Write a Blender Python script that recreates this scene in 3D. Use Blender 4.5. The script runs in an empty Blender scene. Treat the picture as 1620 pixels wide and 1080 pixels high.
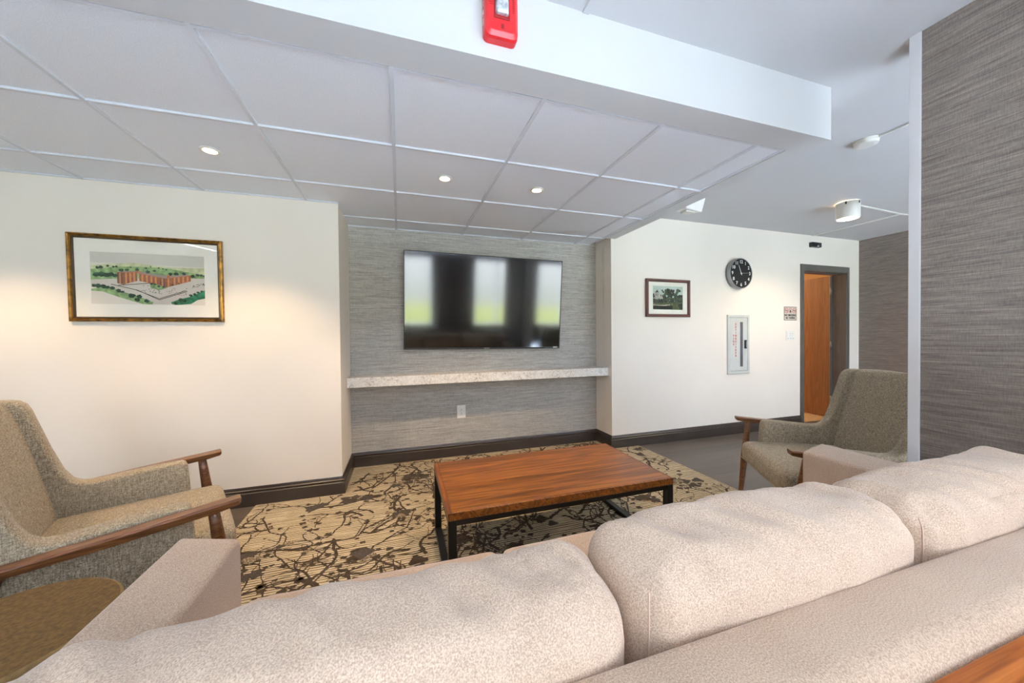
import bpy, math, random
from mathutils import Vector, Matrix, noise as mn
PI = math.pi
C = bpy.context.scene.collection
SC = bpy.context.scene

# ------------------------------------------------------------------ camera
CAMH = 1.1567
cam_d = bpy.data.cameras.new('camera'); cam = bpy.data.objects.new('camera', cam_d); C.objects.link(cam)
cR = Vector((0.95235723, -0.30483465, -0.00956817)); cU = Vector((0.01292781, 0.00900460, 0.99987589)); cF = Vector((0.30471066, 0.95236272, -0.01251644))
cam.matrix_world = Matrix(((cR.x, cU.x, -cF.x, 0), (cR.y, cU.y, -cF.y, 0), (cR.z, cU.z, -cF.z, CAMH), (0, 0, 0, 1)))
cam_d.sensor_fit = 'HORIZONTAL'; cam_d.sensor_width = 36; cam_d.lens = 12.370
cam_d.clip_start = 0.02; cam_d.clip_end = 300
SC.camera = cam

# room constants (metres, camera above the origin)
YL, YN, YR = 2.883, 3.428, 3.131         # left wall, recess wall, right wall
XNL, XNR, XCC = -0.42, 2.075, 5.97       # recess sides, corridor end wall
ZT, ZC = 2.154, 2.42                     # tile ceiling, upper ceiling
YF, YI, XSI, XSO = 1.232, 1.374, 2.009, 2.127
XL, YB = -3.6, -3.2

# ------------------------------------------------------------------ materials
def lin(c):
    o = []
    for v in c[:3]:
        v = v / 255.0
        o.append(v / 12.92 if v <= 0.04045 else ((v + 0.055) / 1.055) ** 2.4)
    return (o[0], o[1], o[2], 1.0)

class NT:
    def __init__(s, name):
        s.m = bpy.data.materials.new(name); s.m.use_nodes = True
        s.t = s.m.node_tree; s.t.nodes.clear()
        s.out = s.n('ShaderNodeOutputMaterial')
    def n(s, typ, **kw):
        nd = s.t.nodes.new(typ)
        for k, v in kw.items(): setattr(nd, k, v)
        return nd
    def l(s, a, b): s.t.links.new(a, b)
    def coord(s, scale=(1, 1, 1), rot=(0, 0, 0), loc=(0, 0, 0)):
        tc = s.n('ShaderNodeTexCoord'); mp = s.n('ShaderNodeMapping')
        mp.inputs['Scale'].default_value = scale; mp.inputs['Rotation'].default_value = rot; mp.inputs['Location'].default_value = loc
        s.l(tc.outputs['Object'], mp.inputs['Vector']); return mp.outputs['Vector']
    def noise(s, vec, scale, detail=2, rough=0.5, dist=0):
        nd = s.n('ShaderNodeTexNoise'); s.l(vec, nd.inputs['Vector'])
        nd.inputs['Scale'].default_value = scale; nd.inputs['Detail'].default_value = detail
        nd.inputs['Roughness'].default_value = rough; nd.inputs['Distortion'].default_value = dist
        return nd.outputs['Fac']
    def ramp(s, fac, stops, interp='LINEAR'):
        r = s.n('ShaderNodeValToRGB'); r.color_ramp.interpolation = interp
        el = r.color_ramp.elements
        while len(el) < len(stops): el.new(0.5)
        for e, (p, c) in zip(el, stops):
            e.position = p; e.color = c if len(c) == 4 else lin(c)
        s.l(fac, r.inputs['Fac']); return r.outputs['Color']
    def mix(s, fac, a, b, mode='MIX'):
        m = s.n('ShaderNodeMixRGB', blend_type=mode)
        for sock, v in ((m.inputs['Fac'], fac), (m.inputs['Color1'], a), (m.inputs['Color2'], b)):
            if hasattr(v, 'is_linked') or hasattr(v, 'links'): s.l(v, sock)
            elif isinstance(v, (int, float)): sock.default_value = v
            else: sock.default_value = v if len(v) == 4 else lin(v)
        return m.outputs['Color']
    def math(s, op, a, b=None):
        m = s.n('ShaderNodeMath', operation=op)
        for sock, v in ((m.inputs[0], a), (m.inputs[1], b)):
            if v is None: continue
            if isinstance(v, (int, float)): sock.default_value = v
            else: s.l(v, sock)
        return m.outputs[0]
    def bsdf(s, color, rough=0.6, spec=0.5, metal=0, height=None, bump=0.2, dist=0.002, sheen=0, coat=0, ior=None):
        b = s.n('ShaderNodeBsdfPrincipled')
        if hasattr(color, 'links'): s.l(color, b.inputs['Base Color'])
        else: b.inputs['Base Color'].default_value = lin(color)
        if hasattr(rough, 'links'): s.l(rough, b.inputs['Roughness'])
        else: b.inputs['Roughness'].default_value = rough
        b.inputs['Specular IOR Level'].default_value = spec; b.inputs['Metallic'].default_value = metal
        if ior: b.inputs['IOR'].default_value = ior
        if sheen: b.inputs['Sheen Weight'].default_value = sheen; b.inputs['Sheen Roughness'].default_value = 0.4
        if coat: b.inputs['Coat Weight'].default_value = coat; b.inputs['Coat Roughness'].default_value = 0.15
        if height is not None:
            bp = s.n('ShaderNodeBump'); bp.inputs['Strength'].default_value = bump; bp.inputs['Distance'].default_value = dist
            s.l(height, bp.inputs['Height']); s.l(bp.outputs['Normal'], b.inputs['Normal'])
        s.l(b.outputs['BSDF'], s.out.inputs['Surface']); return s.m

def plain(name, col, rough=0.5, spec=0.5, metal=0, vary=0.04, scale=6, coat=0, ior=None):
    t = NT(name); v = t.coord()
    f = t.noise(v, scale, 3)
    dark = tuple(max(0, c * (1 - vary * 2)) for c in col); lite = tuple(min(255, c * (1 + vary)) for c in col)
    return t.bsdf(t.ramp(f, [(0.3, dark), (0.7, lite)]), rough, spec, metal, f, 0.03, 0.002, coat=coat, ior=ior)

def paint(name, col, rough=0.75):
    t = NT(name); v = t.coord()
    f = t.noise(v, 260, 3, 0.6); g = t.noise(v, 2.0, 2)
    lo = tuple(c * 0.985 for c in col)
    return t.bsdf(t.ramp(g, [(0.3, lo), (0.7, col)]), rough, 0.3, 0, f, 0.10, 0.0008)

def wallpaper(name, c0, c1, c2, horiz=(1, 1)):
    t = NT(name)
    v = t.coord((4.0, 4.0, 130)); w = t.coord((300, 300, 40)); x = t.coord((14, 14, 380))
    a = t.noise(v, 1.0, 4, 0.7, 0.3); b = t.noise(w, 1.0, 2, 0.6); c = t.noise(x, 1.0, 2, 0.5)
    s = t.math('ADD', t.math('MULTIPLY', a, 0.48), t.math('ADD', t.math('MULTIPLY', b, 0.22), t.math('MULTIPLY', c, 0.30)))
    col = t.ramp(s, [(0.36, c0), (0.5, c1), (0.64, c2)])
    return t.bsdf(col, 0.7, 0.35, 0, s, 0.5, 0.0012)

def wood(name, c0, c1, c2, axis=0, scale=1.0, rough=0.38, spec=0.5, coat=0.0, ring=7.0):
    t = NT(name)
    sc = [11 * scale] * 3; sc[axis] = 0.6 * scale
    v = t.coord(tuple(sc))
    n1 = t.noise(v, 1.3, 4, 0.55, 0.6)
    rings = t.math('FRACT', t.math('MULTIPLY', n1, ring))
    tri = t.math('ABSOLUTE', t.math('SUBTRACT', t.math('MULTIPLY', rings, 2.0), 1.0))
    sf = [260 * scale] * 3; sf[axis] = 5 * scale
    fine = t.noise(t.coord(tuple(sf)), 1.0, 3, 0.6)
    s = t.math('ADD', t.math('MULTIPLY', tri, 0.45), t.math('MULTIPLY', fine, 0.55))
    col = t.ramp(s, [(0.22, c0), (0.5, c1), (0.8, c2)])
    big = t.ramp(t.noise(t.coord(tuple(0.25 * k for k in sc)), 1.0, 2), [(0.35, (205, 205, 205)), (0.65, (255, 255, 255))])
    col = t.mix(0.6, col, big, 'MULTIPLY')
    return t.bsdf(col, rough, spec, 0, fine, 0.12, 0.0006, coat=coat)

def fabric(name, c0, c1, c2, scale=420, bump=0.6, sheen=0.3, dist=0.002):
    t = NT(name); v = t.coord()
    a = t.noise(v, scale, 2, 0.6); b = t.noise(v, 6.0, 3, 0.5)
    s = t.math('ADD', t.math('MULTIPLY', a, 0.85), t.math('MULTIPLY', b, 0.15))
    return t.bsdf(t.ramp(s, [(0.36, c0), (0.5, c1), (0.62, c2)]), 0.9, 0.15, 0, a, bump, dist, sheen=sheen)

def tweed(name, c0, c1, c2):
    t = NT(name)
    a = t.noise(t.coord((60, 330, 330)), 1.0, 2, 0.6); b = t.noise(t.coord((330, 330, 40)), 1.0, 2, 0.6); d = t.noise(t.coord((330, 60, 330)), 1.0, 2, 0.6)
    c = t.noise(t.coord(), 260, 2, 0.7)
    s = t.math('ADD', t.math('MULTIPLY', t.math('ADD', a, t.math('ADD', b, d)), 0.25), t.math('MULTIPLY', c, 0.25))
    return t.bsdf(t.ramp(s, [(0.38, c0), (0.5, c1), (0.60, c2)]), 0.92, 0.12, 0, s, 0.6, 0.002, sheen=0.15)

def emit(name, col, strength):
    t = NT(name); e = t.n('ShaderNodeEmission'); e.inputs['Color'].default_value = (col[0], col[1], col[2], 1); e.inputs['Strength'].default_value = strength
    t.l(e.outputs[0], t.out.inputs['Surface']); return t.m

def pane(name, rough=0.02, refl=1.0, tint=(1, 1, 1, 1)):
    t = NT(name); tr = t.n('ShaderNodeBsdfTransparent'); tr.inputs['Color'].default_value = tint
    g = t.n('ShaderNodeBsdfGlossy'); g.inputs['Roughness'].default_value = rough
    fr = t.n('ShaderNodeFresnel'); fr.inputs['IOR'].default_value = 1.45
    geo = t.n('ShaderNodeNewGeometry')
    m = t.n('ShaderNodeMixShader')
    f = t.math('MULTIPLY', fr.outputs[0], refl); f = t.math('MULTIPLY', f, t.math('SUBTRACT', 1.0, geo.outputs['Backfacing']))
    t.l(f, m.inputs[0]); t.l(tr.outputs[0], m.inputs[1]); t.l(g.outputs[0], m.inputs[2])
    t.l(m.outputs[0], t.out.inputs['Surface']); return t.m

M = {}
M['wall'] = paint('wall_paint', (239, 232, 222))
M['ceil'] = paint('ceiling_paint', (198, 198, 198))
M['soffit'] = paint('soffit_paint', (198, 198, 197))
M['grid'] = plain('white_metal_grid', (216, 221, 228), 0.4, 0.5, 0, 0.01)
M['trimwhite'] = plain('white_corner_guard', (224, 224, 226), 0.35, 0.5, 0, 0.01)
M['paper'] = wallpaper('grasscloth_taupe', (130, 127, 121), (168, 164, 157), (200, 197, 189))
M['paper2'] = wallpaper('grasscloth_grey', (84, 75, 68), (112, 102, 93), (140, 128, 118))
M['base'] = plain('dark_brown_baseboard_paint', (58, 50, 45), 0.33, 0.5, 0, 0.03)
M['doorframe'] = plain('dark_grey_door_frame_paint', (84, 80, 74), 0.4, 0.5, 0, 0.03)
M['metal'] = plain('brushed_steel', (150, 152, 152), 0.35, 0.5, 0.9, 0.03)
M['blackmetal'] = plain('black_powder_coat', (20, 19, 18), 0.45, 0.4, 0, 0.05)
M['blackplastic'] = plain('black_plastic', (16, 16, 17), 0.35, 0.5, 0, 0.05)
M['white'] = plain('white_plastic', (232, 231, 226), 0.35, 0.5, 0, 0.01)
M['whiteshade'] = plain('white_enamel', (225, 222, 215), 0.4, 0.5, 0, 0.01)
M['red'] = plain('red_plastic', (184, 24, 30), 0.35, 0.5, 0, 0.04)
M['darkred'] = plain('dark_red_perforation', (120, 18, 20), 0.6, 0.3, 0, 0.05)
M['redink'] = plain('red_lettering', (185, 40, 40), 0.6, 0.3, 0, 0.02)
M['ink'] = plain('black_ink', (22, 22, 22), 0.6, 0.3, 0, 0.02)
M['screen'] = plain('glossy_black_screen', (3, 3, 3), 0.085, 0.5, 0, 0.0, ior=1.85)
M['table'] = wood('walnut_table_veneer', (82, 42, 10), (130, 73, 20), (166, 102, 34), 0, 1.0, 0.34, 0.35)
M['tableedge'] = wood('walnut_cross_grain_edge', (82, 41, 11), (118, 62, 19), (148, 86, 32), 1, 1.0, 0.34, 0.35)
M['chairwood'] = wood('walnut_chair_frame', (80, 46, 23), (112, 69, 37), (138, 91, 53), 0, 2.0, 0.33, 0.5)
M['console'] = wood('console_veneer', (140, 70, 22), (186, 104, 40), (212, 132, 60), 0, 0.8, 0.35)
M['tweed'] = tweed('tan_tweed', (88, 78, 63), (148, 134, 112), (192, 179, 155))
M['sofa'] = fabric('taupe_chenille', (158, 134, 115), (182, 159, 139), (202, 180, 158), 430, 0.4)
M['cushion'] = fabric('pale_taupe_chenille', (174, 150, 131), (198, 176, 156), (217, 196, 175), 430, 0.38)
M['seam'] = plain('taupe_seam_thread', (212, 188, 170), 0.9, 0.1, 0, 0.02)
M['goldframe'] = plain('antique_gold_leaf', (150, 108, 48), 0.32, 0.5, 0.75, 0.2, 30)
M['goldline'] = plain('dark_bronze_liner', (78, 62, 44), 0.4, 0.5, 0.3, 0.1)
M['redwood'] = wood('mahogany_frame', (58, 26, 18), (88, 42, 30), (108, 56, 40), 0, 3.0, 0.35)
M['matboard'] = plain('white_mat_board', (236, 232, 222), 0.85, 0.2, 0, 0.01)
M['matdark'] = plain('ivory_mat_board', (240, 238, 226), 0.85, 0.2, 0, 0.01)
M['glass'] = pane('picture_glass', 0.02, 1.0)
M['winglass'] = pane('window_glass', 0.0, 1.0)
M['lens'] = plain('clear_strobe_lens', (205, 212, 218), 0.12, 0.9, 0.35, 0.15, 60)
M['drum'] = plain('olive_brown_drum', (98, 74, 38), 0.7, 0.25, 0, 0.12, 120)
M['drumrim'] = plain('olive_brown_rim', (118, 92, 50), 0.5, 0.4, 0, 0.08, 60)
M['doorleaf'] = wood('tan_door_veneer', (128, 86, 52), (142, 98, 62), (152, 108, 70), 2, 1.0, 0.45)
M['bulb'] = emit('warm_lamp_face', (1.0, 0.86, 0.62), 12)
M['led'] = emit('cool_led_strip', (0.95, 0.98, 1.0), 26)
M['exit_room'] = paint('neighbour_room_paint', (206, 178, 138))
M['rearwall'] = paint('dark_brown_paint', (52, 38, 32))

# marble
t = NT('speckled_marble'); v = t.coord()
f = t.noise(v, 38, 5, 0.75, 1.2); g = t.noise(v, 7, 2)
s = t.math('ADD', t.math('MULTIPLY', f, 0.8), t.math('MULTIPLY', g, 0.2))
M['marble'] = t.bsdf(t.ramp(s, [(0.36, (126, 122, 118)), (0.44, (206, 202, 195)), (0.55, (228, 225, 218)), (0.7, (238, 236, 231))]), 0.25, 0.5)
# ceiling tile
t = NT('fine_fissured_ceiling_tile'); f = t.noise(t.coord(), 300, 3, 0.7)
M['tile'] = t.bsdf(t.ramp(f, [(0.35, (226, 231, 238)), (0.6, (241, 246, 252))]), 0.9, 0.15, 0, f, 0.35, 0.0012)
# floor planks: grey brown vinyl
t = NT('grey_brown_vinyl_plank')
br = t.n('ShaderNodeTexBrick'); t.l(t.coord((1, 1, 1), (0, 0, 0)), br.inputs['Vector'])
br.inputs['Scale'].default_value = 1; br.inputs['Brick Width'].default_value = 1.2; br.inputs['Row Height'].default_value = 0.15
br.inputs['Mortar Size'].default_value = 0.0012; br.inputs['Bias'].default_value = 0
br.inputs['Color1'].default_value = lin((84, 76, 68)); br.inputs['Color2'].default_value = lin((102, 92, 82)); br.inputs['Mortar'].default_value = lin((84, 74, 66))
gr = t.noise(t.coord((3, 60, 3)), 1.6, 4, 0.6, 0.4)
col = t.mix(0.75, br.outputs['Color'], t.ramp(gr, [(0.3, (176, 168, 160)), (0.7, (255, 252, 248))]), 'MULTIPLY')
M['floor'] = t.bsdf(col, 0.42, 0.45, 0, gr, 0.08, 0.001)
# rug base: cream with thin dark weft lines running across
t = NT('cream_carpet_ground')
w = t.n('ShaderNodeTexWave', wave_type='BANDS', bands_direction='Y', wave_profile='SIN'); t.l(t.coord((0.14, 1, 1)), w.inputs['Vector'])
w.inputs['Scale'].default_value = 17; w.inputs['Distortion'].default_value = 3.2; w.inputs['Detail'].default_value = 2; w.inputs['Detail Scale'].default_value = 1.4
brk = t.noise(t.coord((6, 90, 1)), 1.0, 2)
pile = t.noise(t.coord(), 420, 2, 0.6)
lf = t.math('MULTIPLY', t.ramp(w.outputs['Fac'], [(0.0, (255, 255, 255)), (0.22, (235, 235, 235)), (0.36, (0, 0, 0))]), t.ramp(brk, [(0.32, (90, 90, 90)), (0.46, (255, 255, 255))]))
base = t.ramp(pile, [(0.3, (170, 155, 128)), (0.65, (206, 191, 162))])
M['rug'] = t.bsdf(t.mix(lf, base, (78, 65, 47)), 0.95, 0.1, 0, pile, 0.5, 0.003)
t = NT('taupe_branch_pile'); pile = t.noise(t.coord(), 420, 2, 0.6); b2 = t.noise(t.coord(), 25, 2)
M['branch'] = t.bsdf(t.ramp(t.math('ADD', t.math('MULTIPLY', pile, .6), t.math('MULTIPLY', b2, .4)), [(0.36, (52, 44, 37)), (0.62, (84, 73, 62))]), 0.95, 0.1, 0, pile, 0.5, 0.003)
t = NT('speckled_blossom_pile'); pile = t.noise(t.coord(), 170, 2, 0.7)
M['blossom'] = t.bsdf(t.ramp(pile, [(0.42, (82, 71, 60)), (0.5, (118, 104, 86)), (0.6, (180, 164, 134))]), 0.95, 0.1, 0, pile, 0.5, 0.003)
t = NT('slate_blossom_pile'); pile = t.noise(t.coord(), 300, 2, 0.7)
M['slate'] = t.bsdf(t.ramp(pile, [(0.4, (62, 57, 52)), (0.62, (94, 86, 79))]), 0.95, 0.1, 0, pile, 0.5, 0.003)

# ------------------------------------------------------------------ mesh builder
class MB:
    def __init__(s): s.v = []; s.f = []; s.mi = []; s.sm = []
    def add(s, vs, fs, mi=0, smooth=False, mat=None):
        o = len(s.v)
        s.v += [tuple(mat @ Vector(p)) if mat else tuple(p) for p in vs]
        for f in fs: s.f.append([o + i for i in f]); s.mi.append(mi); s.sm.append(smooth)
        return s
    def box(s, a, b, mi=0, mat=None):
        x0, y0, z0 = (min(a[i], b[i]) for i in range(3)); x1, y1, z1 = (max(a[i], b[i]) for i in range(3))
        vs = [(x0, y0, z0), (x1, y0, z0), (x1, y1, z0), (x0, y1, z0), (x0, y0, z1), (x1, y0, z1), (x1, y1, z1), (x0, y1, z1)]
        return s.add(vs, [(0, 3, 2, 1), (4, 5, 6, 7), (0, 1, 5, 4), (1, 2, 6, 5), (2, 3, 7, 6), (3, 0, 4, 7)], mi, False, mat)
    def prism(s, poly, axis, a, b, mi=0, mat=None, smooth=False):
        # poly: 2-D outline in the plane normal to axis; x->(y,z) y->(x,z) z->(x,y)
        def p3(p, t): return {'x': (t, p[0], p[1]), 'y': (p[0], t, p[1]), 'z': (p[0], p[1], t)}[axis]
        n = len(poly)
        vs = [p3(p, a) for p in poly] + [p3(p, b) for p in poly]
        area = sum(poly[i][0] * poly[(i + 1) % n][1] - poly[(i + 1) % n][0] * poly[i][1] for i in range(n))
        flip = (area > 0) ^ (axis == 'y') ^ (b < a)
        lo, hi = list(range(n)), list(range(n, 2 * n))
        fs = [lo[::-1] if flip else lo, hi if flip else hi[::-1]]
        o = len(s.f)
        s.add(vs, fs, mi, False, mat)
        sd = [(i, (i + 1) % n, n + (i + 1) % n, n + i) for i in range(n)]
        base = len(s.v) - 2 * n
        for q in sd:
            s.f.append([base + k for k in (q if flip else q[::-1])]); s.mi.append(mi); s.sm.append(smooth)
        return s
    def lathe(s, prof, n=32, mi=0, mat=None, smooth=True, cap=True):
        vs = []; fs = []
        for r, z in prof:
            for k in range(n):
                a = 2 * PI * k / n; vs.append((r * math.cos(a), r * math.sin(a), z))
        for i in range(len(prof) - 1):
            for k in range(n):
                k2 = (k + 1) % n; fs.append((i * n + k, i * n + k2, (i + 1) * n + k2, (i + 1) * n + k))
        if cap: fs.append(tuple(range(n))[::-1]); fs.append(tuple((len(prof) - 1) * n + k for k in range(n)))
        return s.add(vs, fs, mi, smooth, mat)
    def loft(s, rings, mi=0, smooth=True, cap=True, mat=None):
        n = len(rings[0]); vs = [p for r in rings for p in r]; fs = []
        for i in range(len(rings) - 1):
            for k in range(n):
                k2 = (k + 1) % n; fs.append((i * n + k, i * n + k2, (i + 1) * n + k2, (i + 1) * n + k))
        if cap: fs.append(tuple(range(n))[::-1]); fs.append(tuple((len(rings) - 1) * n + k for k in range(n)))
        return s.add(vs, fs, mi, smooth, mat)
    def tube(s, pts, r, n=8, mi=0, closed=False):
        pts = [Vector(p) for p in pts]; rings = []
        m = len(pts)
        for i, p in enumerate(pts):
            a = pts[(i - 1) % m] if (closed or i) else p; b = pts[(i + 1) % m] if (closed or i < m - 1) else p
            d = (b - a).normalized(); u = d.orthogonal().normalized() if abs(d.z) > 0.9 else d.cross(Vector((0, 0, 1))).normalized()
            w = d.cross(u)
            rings.append([tuple(p + u * math.cos(2 * PI * k / n) * r + w * math.sin(2 * PI * k / n) * r) for k in range(n)])
        if closed: rings.append(rings[0])
        return s.loft(rings, mi, True, not closed)
    def build(s, name, mats, parent=None, bevel=0, seg=2, loc=None, sub=0):
        me = bpy.data.meshes.new(name); me.from_pydata(s.v, [], s.f)
        if not isinstance(mats, (list, tuple)): mats = [mats]
        for m in mats: me.materials.append(M[m] if isinstance(m, str) else m)
        me.polygons.foreach_set('material_index', s.mi); me.polygons.foreach_set('use_smooth', s.sm)
        me.validate(); me.update()
        o = bpy.data.objects.new(name, me); C.objects.link(o)
        if parent: o.parent = parent
        if loc: o.location = loc
        if bevel:
            b = o.modifiers.new('bevel', 'BEVEL'); b.width = bevel; b.segments = seg; b.limit_method = 'ANGLE'; b.angle_limit = math.radians(40)
        if sub:
            b = o.modifiers.new('subd', 'SUBSURF'); b.levels = sub; b.render_levels = sub
        return o

def tag(o, label, cat, group=None):
    o['label'] = label; o['category'] = cat
    if group: o['group'] = group
    return o
def thing(name, label, cat, loc=(0, 0, 0), rz=0, group=None):
    o = bpy.data.objects.new(name, None); C.objects.link(o); o.empty_display_size = 0.1
    o.location = loc; o.rotation_euler = (0, 0, rz)
    return tag(o, label, cat, group)
def struct(o, label=None, cat=None):
    o['kind'] = 'structure'
    if label: o['label'] = label
    if cat: o['category'] = cat
    return o
def text_mesh(body, size, extrude=0.0006, align='CENTER', bold=0.0):
    cu = bpy.data.curves.new('lettering', 'FONT'); cu.body = body; cu.size = size; cu.extrude = extrude
    cu.align_x = align; cu.align_y = 'CENTER'; cu.offset = bold; cu.resolution_u = 3
    o = bpy.data.objects.new('lettering', cu); C.objects.link(o)
    bpy.context.view_layer.update()
    me = bpy.data.meshes.new_from_object(o.evaluated_get(bpy.context.evaluated_depsgraph_get()))
    vs = [tuple(v.co) for v in me.vertices]; fs = [list(p.vertices) for p in me.polygons]
    bpy.data.objects.remove(o); bpy.data.curves.remove(cu); bpy.data.meshes.remove(me)
    return vs, fs
# puts text (x right, y up) on a wall facing -Y: (x, y) -> (x, *, z)
ONWALL = Matrix.Rotation(PI / 2, 4, 'X')
def add_text(mb, body, size, at, mi=0, bold=0.0, sx=1.0, extra=None):
    vs, fs = text_mesh(body, size, 0.0004, 'CENTER', bold)
    m = Matrix.Translation(at) @ ONWALL
    if extra is not None: m = m @ extra
    m = m @ Matrix.Scale(sx, 4, (1, 0, 0))
    mb.add(vs, fs, mi, False, m)

def soft_box(size, r, n=20, bulge=(0, 0, 0), pinch=0.0, nz=(0.0, 6.0, 0), wr=None, mi=0, off=(0, 0, 0), sag=0):
    """an upholstered block: rounded edges, crowned faces, soft corners"""
    h = Vector(size) * 0.5
    ts = [math.sin((-1 + 2 * i / n) * PI / 2 * 0.86) / math.sin(PI / 2 * 0.86) for i in range(n + 1)]
    def f(p):
        q = Vector((p[0] * h.x, p[1] * h.y, p[2] * h.z))
        rr = min(r, h.x * .98, h.y * .98, h.z * .98)
        inn = Vector([max(-(h[i] - rr), min(h[i] - rr, q[i])) for i in range(3)])
        d = q - inn
        if d.length > 1e-9: q = inn + d.normalized() * rr
        cx, cy, cz = 1 - p[0] ** 2, 1 - p[1] ** 2, 1 - p[2] ** 2
        q.x += bulge[0] * p[0] * cy * cz; q.y += bulge[1] * p[1] * cx * cz; q.z += bulge[2] * p[2] * cx * cy
        if pinch:
            k = (abs(p[0]) ** 6) * pinch
            q.y *= 1 - k * abs(p[2]) ** 2; q.z *= 1 - k * 0.35 * abs(p[1]) ** 2
        if sag: q.z -= sag * (abs(p[2]) + p[2]) * 0.5 * math.cos(p[0] * PI / 2) ** 2
        if nz[0]:
            w = Vector((q.x * nz[1] + nz[2], q.y * nz[1], q.z * nz[1]))
            q += q.normalized() * nz[0] * mn.noise(w) + q.normalized() * nz[0] * 0.5 * mn.noise(w * 2.3)
        if wr:
            q += wr(p, q)
        return q + Vector(off)
    idx = {}; vs = []; fs = []
    def vi(p):
        k = tuple(round(c, 5) for c in p)
        if k not in idx: idx[k] = len(vs); vs.append(tuple(f(p)))
        return idx[k]
    for ax in range(3):
        for sgn in (-1, 1):
            for i in range(n):
                for j in range(n):
                    q = []
                    for (a, b) in ((i, j), (i + 1, j), (i + 1, j + 1), (i, j + 1)):
                        p = [0, 0, 0]; p[ax] = sgn; p[(ax + 1) % 3] = ts[a]; p[(ax + 2) % 3] = ts[b]; q.append(vi(p))
                    fs.append(q if sgn > 0 else q[::-1])
    mb = MB(); mb.add(vs, fs, mi, True); mb.func = f; mb.ts = ts
    return mb

def shape2d(mb, pts, y, mi):   # flat coloured patch on a print, facing -Y
    mb.add([(x, y, z) for x, z in pts], [list(range(len(pts)))], mi)

# ------------------------------------------------------------------ room shell
def S(name, mb, mat, label, cat, bevel=0):
    return struct(mb.build(name, mat, None, bevel), label, cat)

S('floor', MB().box((XL - .2, YB - .2, -0.12), (6.2, 3.55, 0)), 'floor', 'grey-brown wood-look vinyl plank floor', 'floor')
S('wall_left', MB().box((XL, YL, 0), (XNL, YN + .12, 2.6)), 'wall', 'cream painted wall behind the left armchair', 'wall')
S('wall_recess', MB().box((XNL, YN, 0), (XNR, YN + .12, 2.6)), 'paper', 'taupe grasscloth wall of the television recess', 'wall')
DX0, DX1, DZ = 4.875, 5.705, 1.975
S('wall_right', MB().box((XNR, YR, 0), (DX0, YR + .15, 2.6)).box((XNR, YR + .14, 0), (XNR + .1, YN + .12, 2.6)).box((DX1, YR, 0), (7.7, YR + .15, 2.6)).box((DX0, YR, DZ), (DX1, YR + .15, 2.6)),
  'wall', 'cream painted wall with the clock and doorway', 'wall')
S('wall_corridor', MB().box((XCC, YB, 0), (XCC + .12, YR, 2.6)), 'paper2', 'grey grasscloth wall at the far end of the corridor', 'wall')
S('wall_pier', MB().box((2.10, -0.35, 0), (2.24, 0.891, ZC + .02)), 'paper2', 'grey grasscloth wall end at the right of the sofa', 'wall')
S('wall_side', MB().box((XL - .12, YB, 0), (XL, YN, 2.6)), 'wall', 'cream painted side wall', 'wall')
# corner guard on the end of the pier
S('trim_1', MB().box((2.094, 0.8915, 0), (2.246, 0.928, ZC)), 'trimwhite', 'white corner guard on the end of the grasscloth wall', 'trim', 0.002)
# rear wall with windows
WIN = [(-0.7, 0.85), (2.05, 3.4), (3.9, 5.6)]
WZ0, WZ1 = 0.5, 2.30
mb = MB(); x = XL
for a, b in WIN:
    mb.box((x, YB - .15, 0), (a, YB, 2.6)); mb.box((a, YB - .15, 0), (b, YB, WZ0)); mb.box((a, YB - .15, WZ1), (b, YB, 2.6)); x = b
mb.box((x, YB - .15, 0), (XCC + .12, YB, 2.6))
S('wall_rear', mb, M['rearwall'], 'dark brown rear wall with three windows', 'wall')
for i, (a, b) in enumerate(WIN):
    mb = MB(); fw = 0.05
    for p, q in (((a, WZ0), (a + fw, WZ1)), ((b - fw, WZ0), (b, WZ1)), ((a + fw, WZ0), (b - fw, WZ0 + fw)), ((a + fw, WZ1 - fw), (b - fw, WZ1)), (((a + b) / 2 - .02, WZ0 + fw), ((a + b) / 2 + .02, WZ1 - fw))):
        mb.box((p[0], YB - .11, p[1]), (q[0], YB - .04, q[1]))
    w = struct(mb.build('window_%d' % (i + 1), 'trimwhite'), 'white framed window in the rear wall', 'window')
    MB().add([(a + fw, YB - .07, WZ0 + fw), (b - fw, YB - .07, WZ0 + fw), (b - fw, YB - .07, WZ1 - fw), (a + fw, YB - .07, WZ1 - fw)], [(3, 2, 1, 0)]).build('glass_pane', 'winglass', w)

S('floor_rear_bounce', MB().box((XL, YB, 0), (XCC, -.5, .004)), plain('pale_blue_grey_bounce_floor', (212, 220, 230), .6, .3, 0, .02, 3), 'added pale floor in front of the rear windows, bouncing sunlight upward', 'floor')  # added pale floor, out of view, bouncing sunlight up to the ceilings

# upper ceiling, soffit beams, tile ceiling
S('ceiling', MB().box((XL, YB, ZC), (XCC, YF + .02, ZC + .12)).box((XSO - .02, YF + .02, ZC), (XCC, YR, ZC + .12)), 'ceil', 'painted upper ceiling over the sofa side and corridor', 'ceiling')
S('trim_2', MB().box((XL, YF, ZT), (XSO, YI, ZC)).box((XSI, YI, ZT), (XSO, YR, ZC)), 'soffit', 'white soffit beam around the tiled ceiling', 'soffit')
S('trim_3', MB().box((0.695, YB, ZC - .006), (0.722, YF, ZC)), 'ceil', 'thin white seam batten on the upper ceiling', 'trim')
T = 0.6096; X2, Y1 = -0.0151, 1.942
mb = MB(); g = 0.008
xs = [X2 + T * k for k in range(-6, 5)]; ys = [Y1 + T * k for k in range(-1, 4)]
xe = sorted(set([XL] + [x for x in xs if XL < x < XSI] + [XSI])); ye = sorted(set([YI] + [y for y in ys if YI < y < YN] + [YN]))
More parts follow.
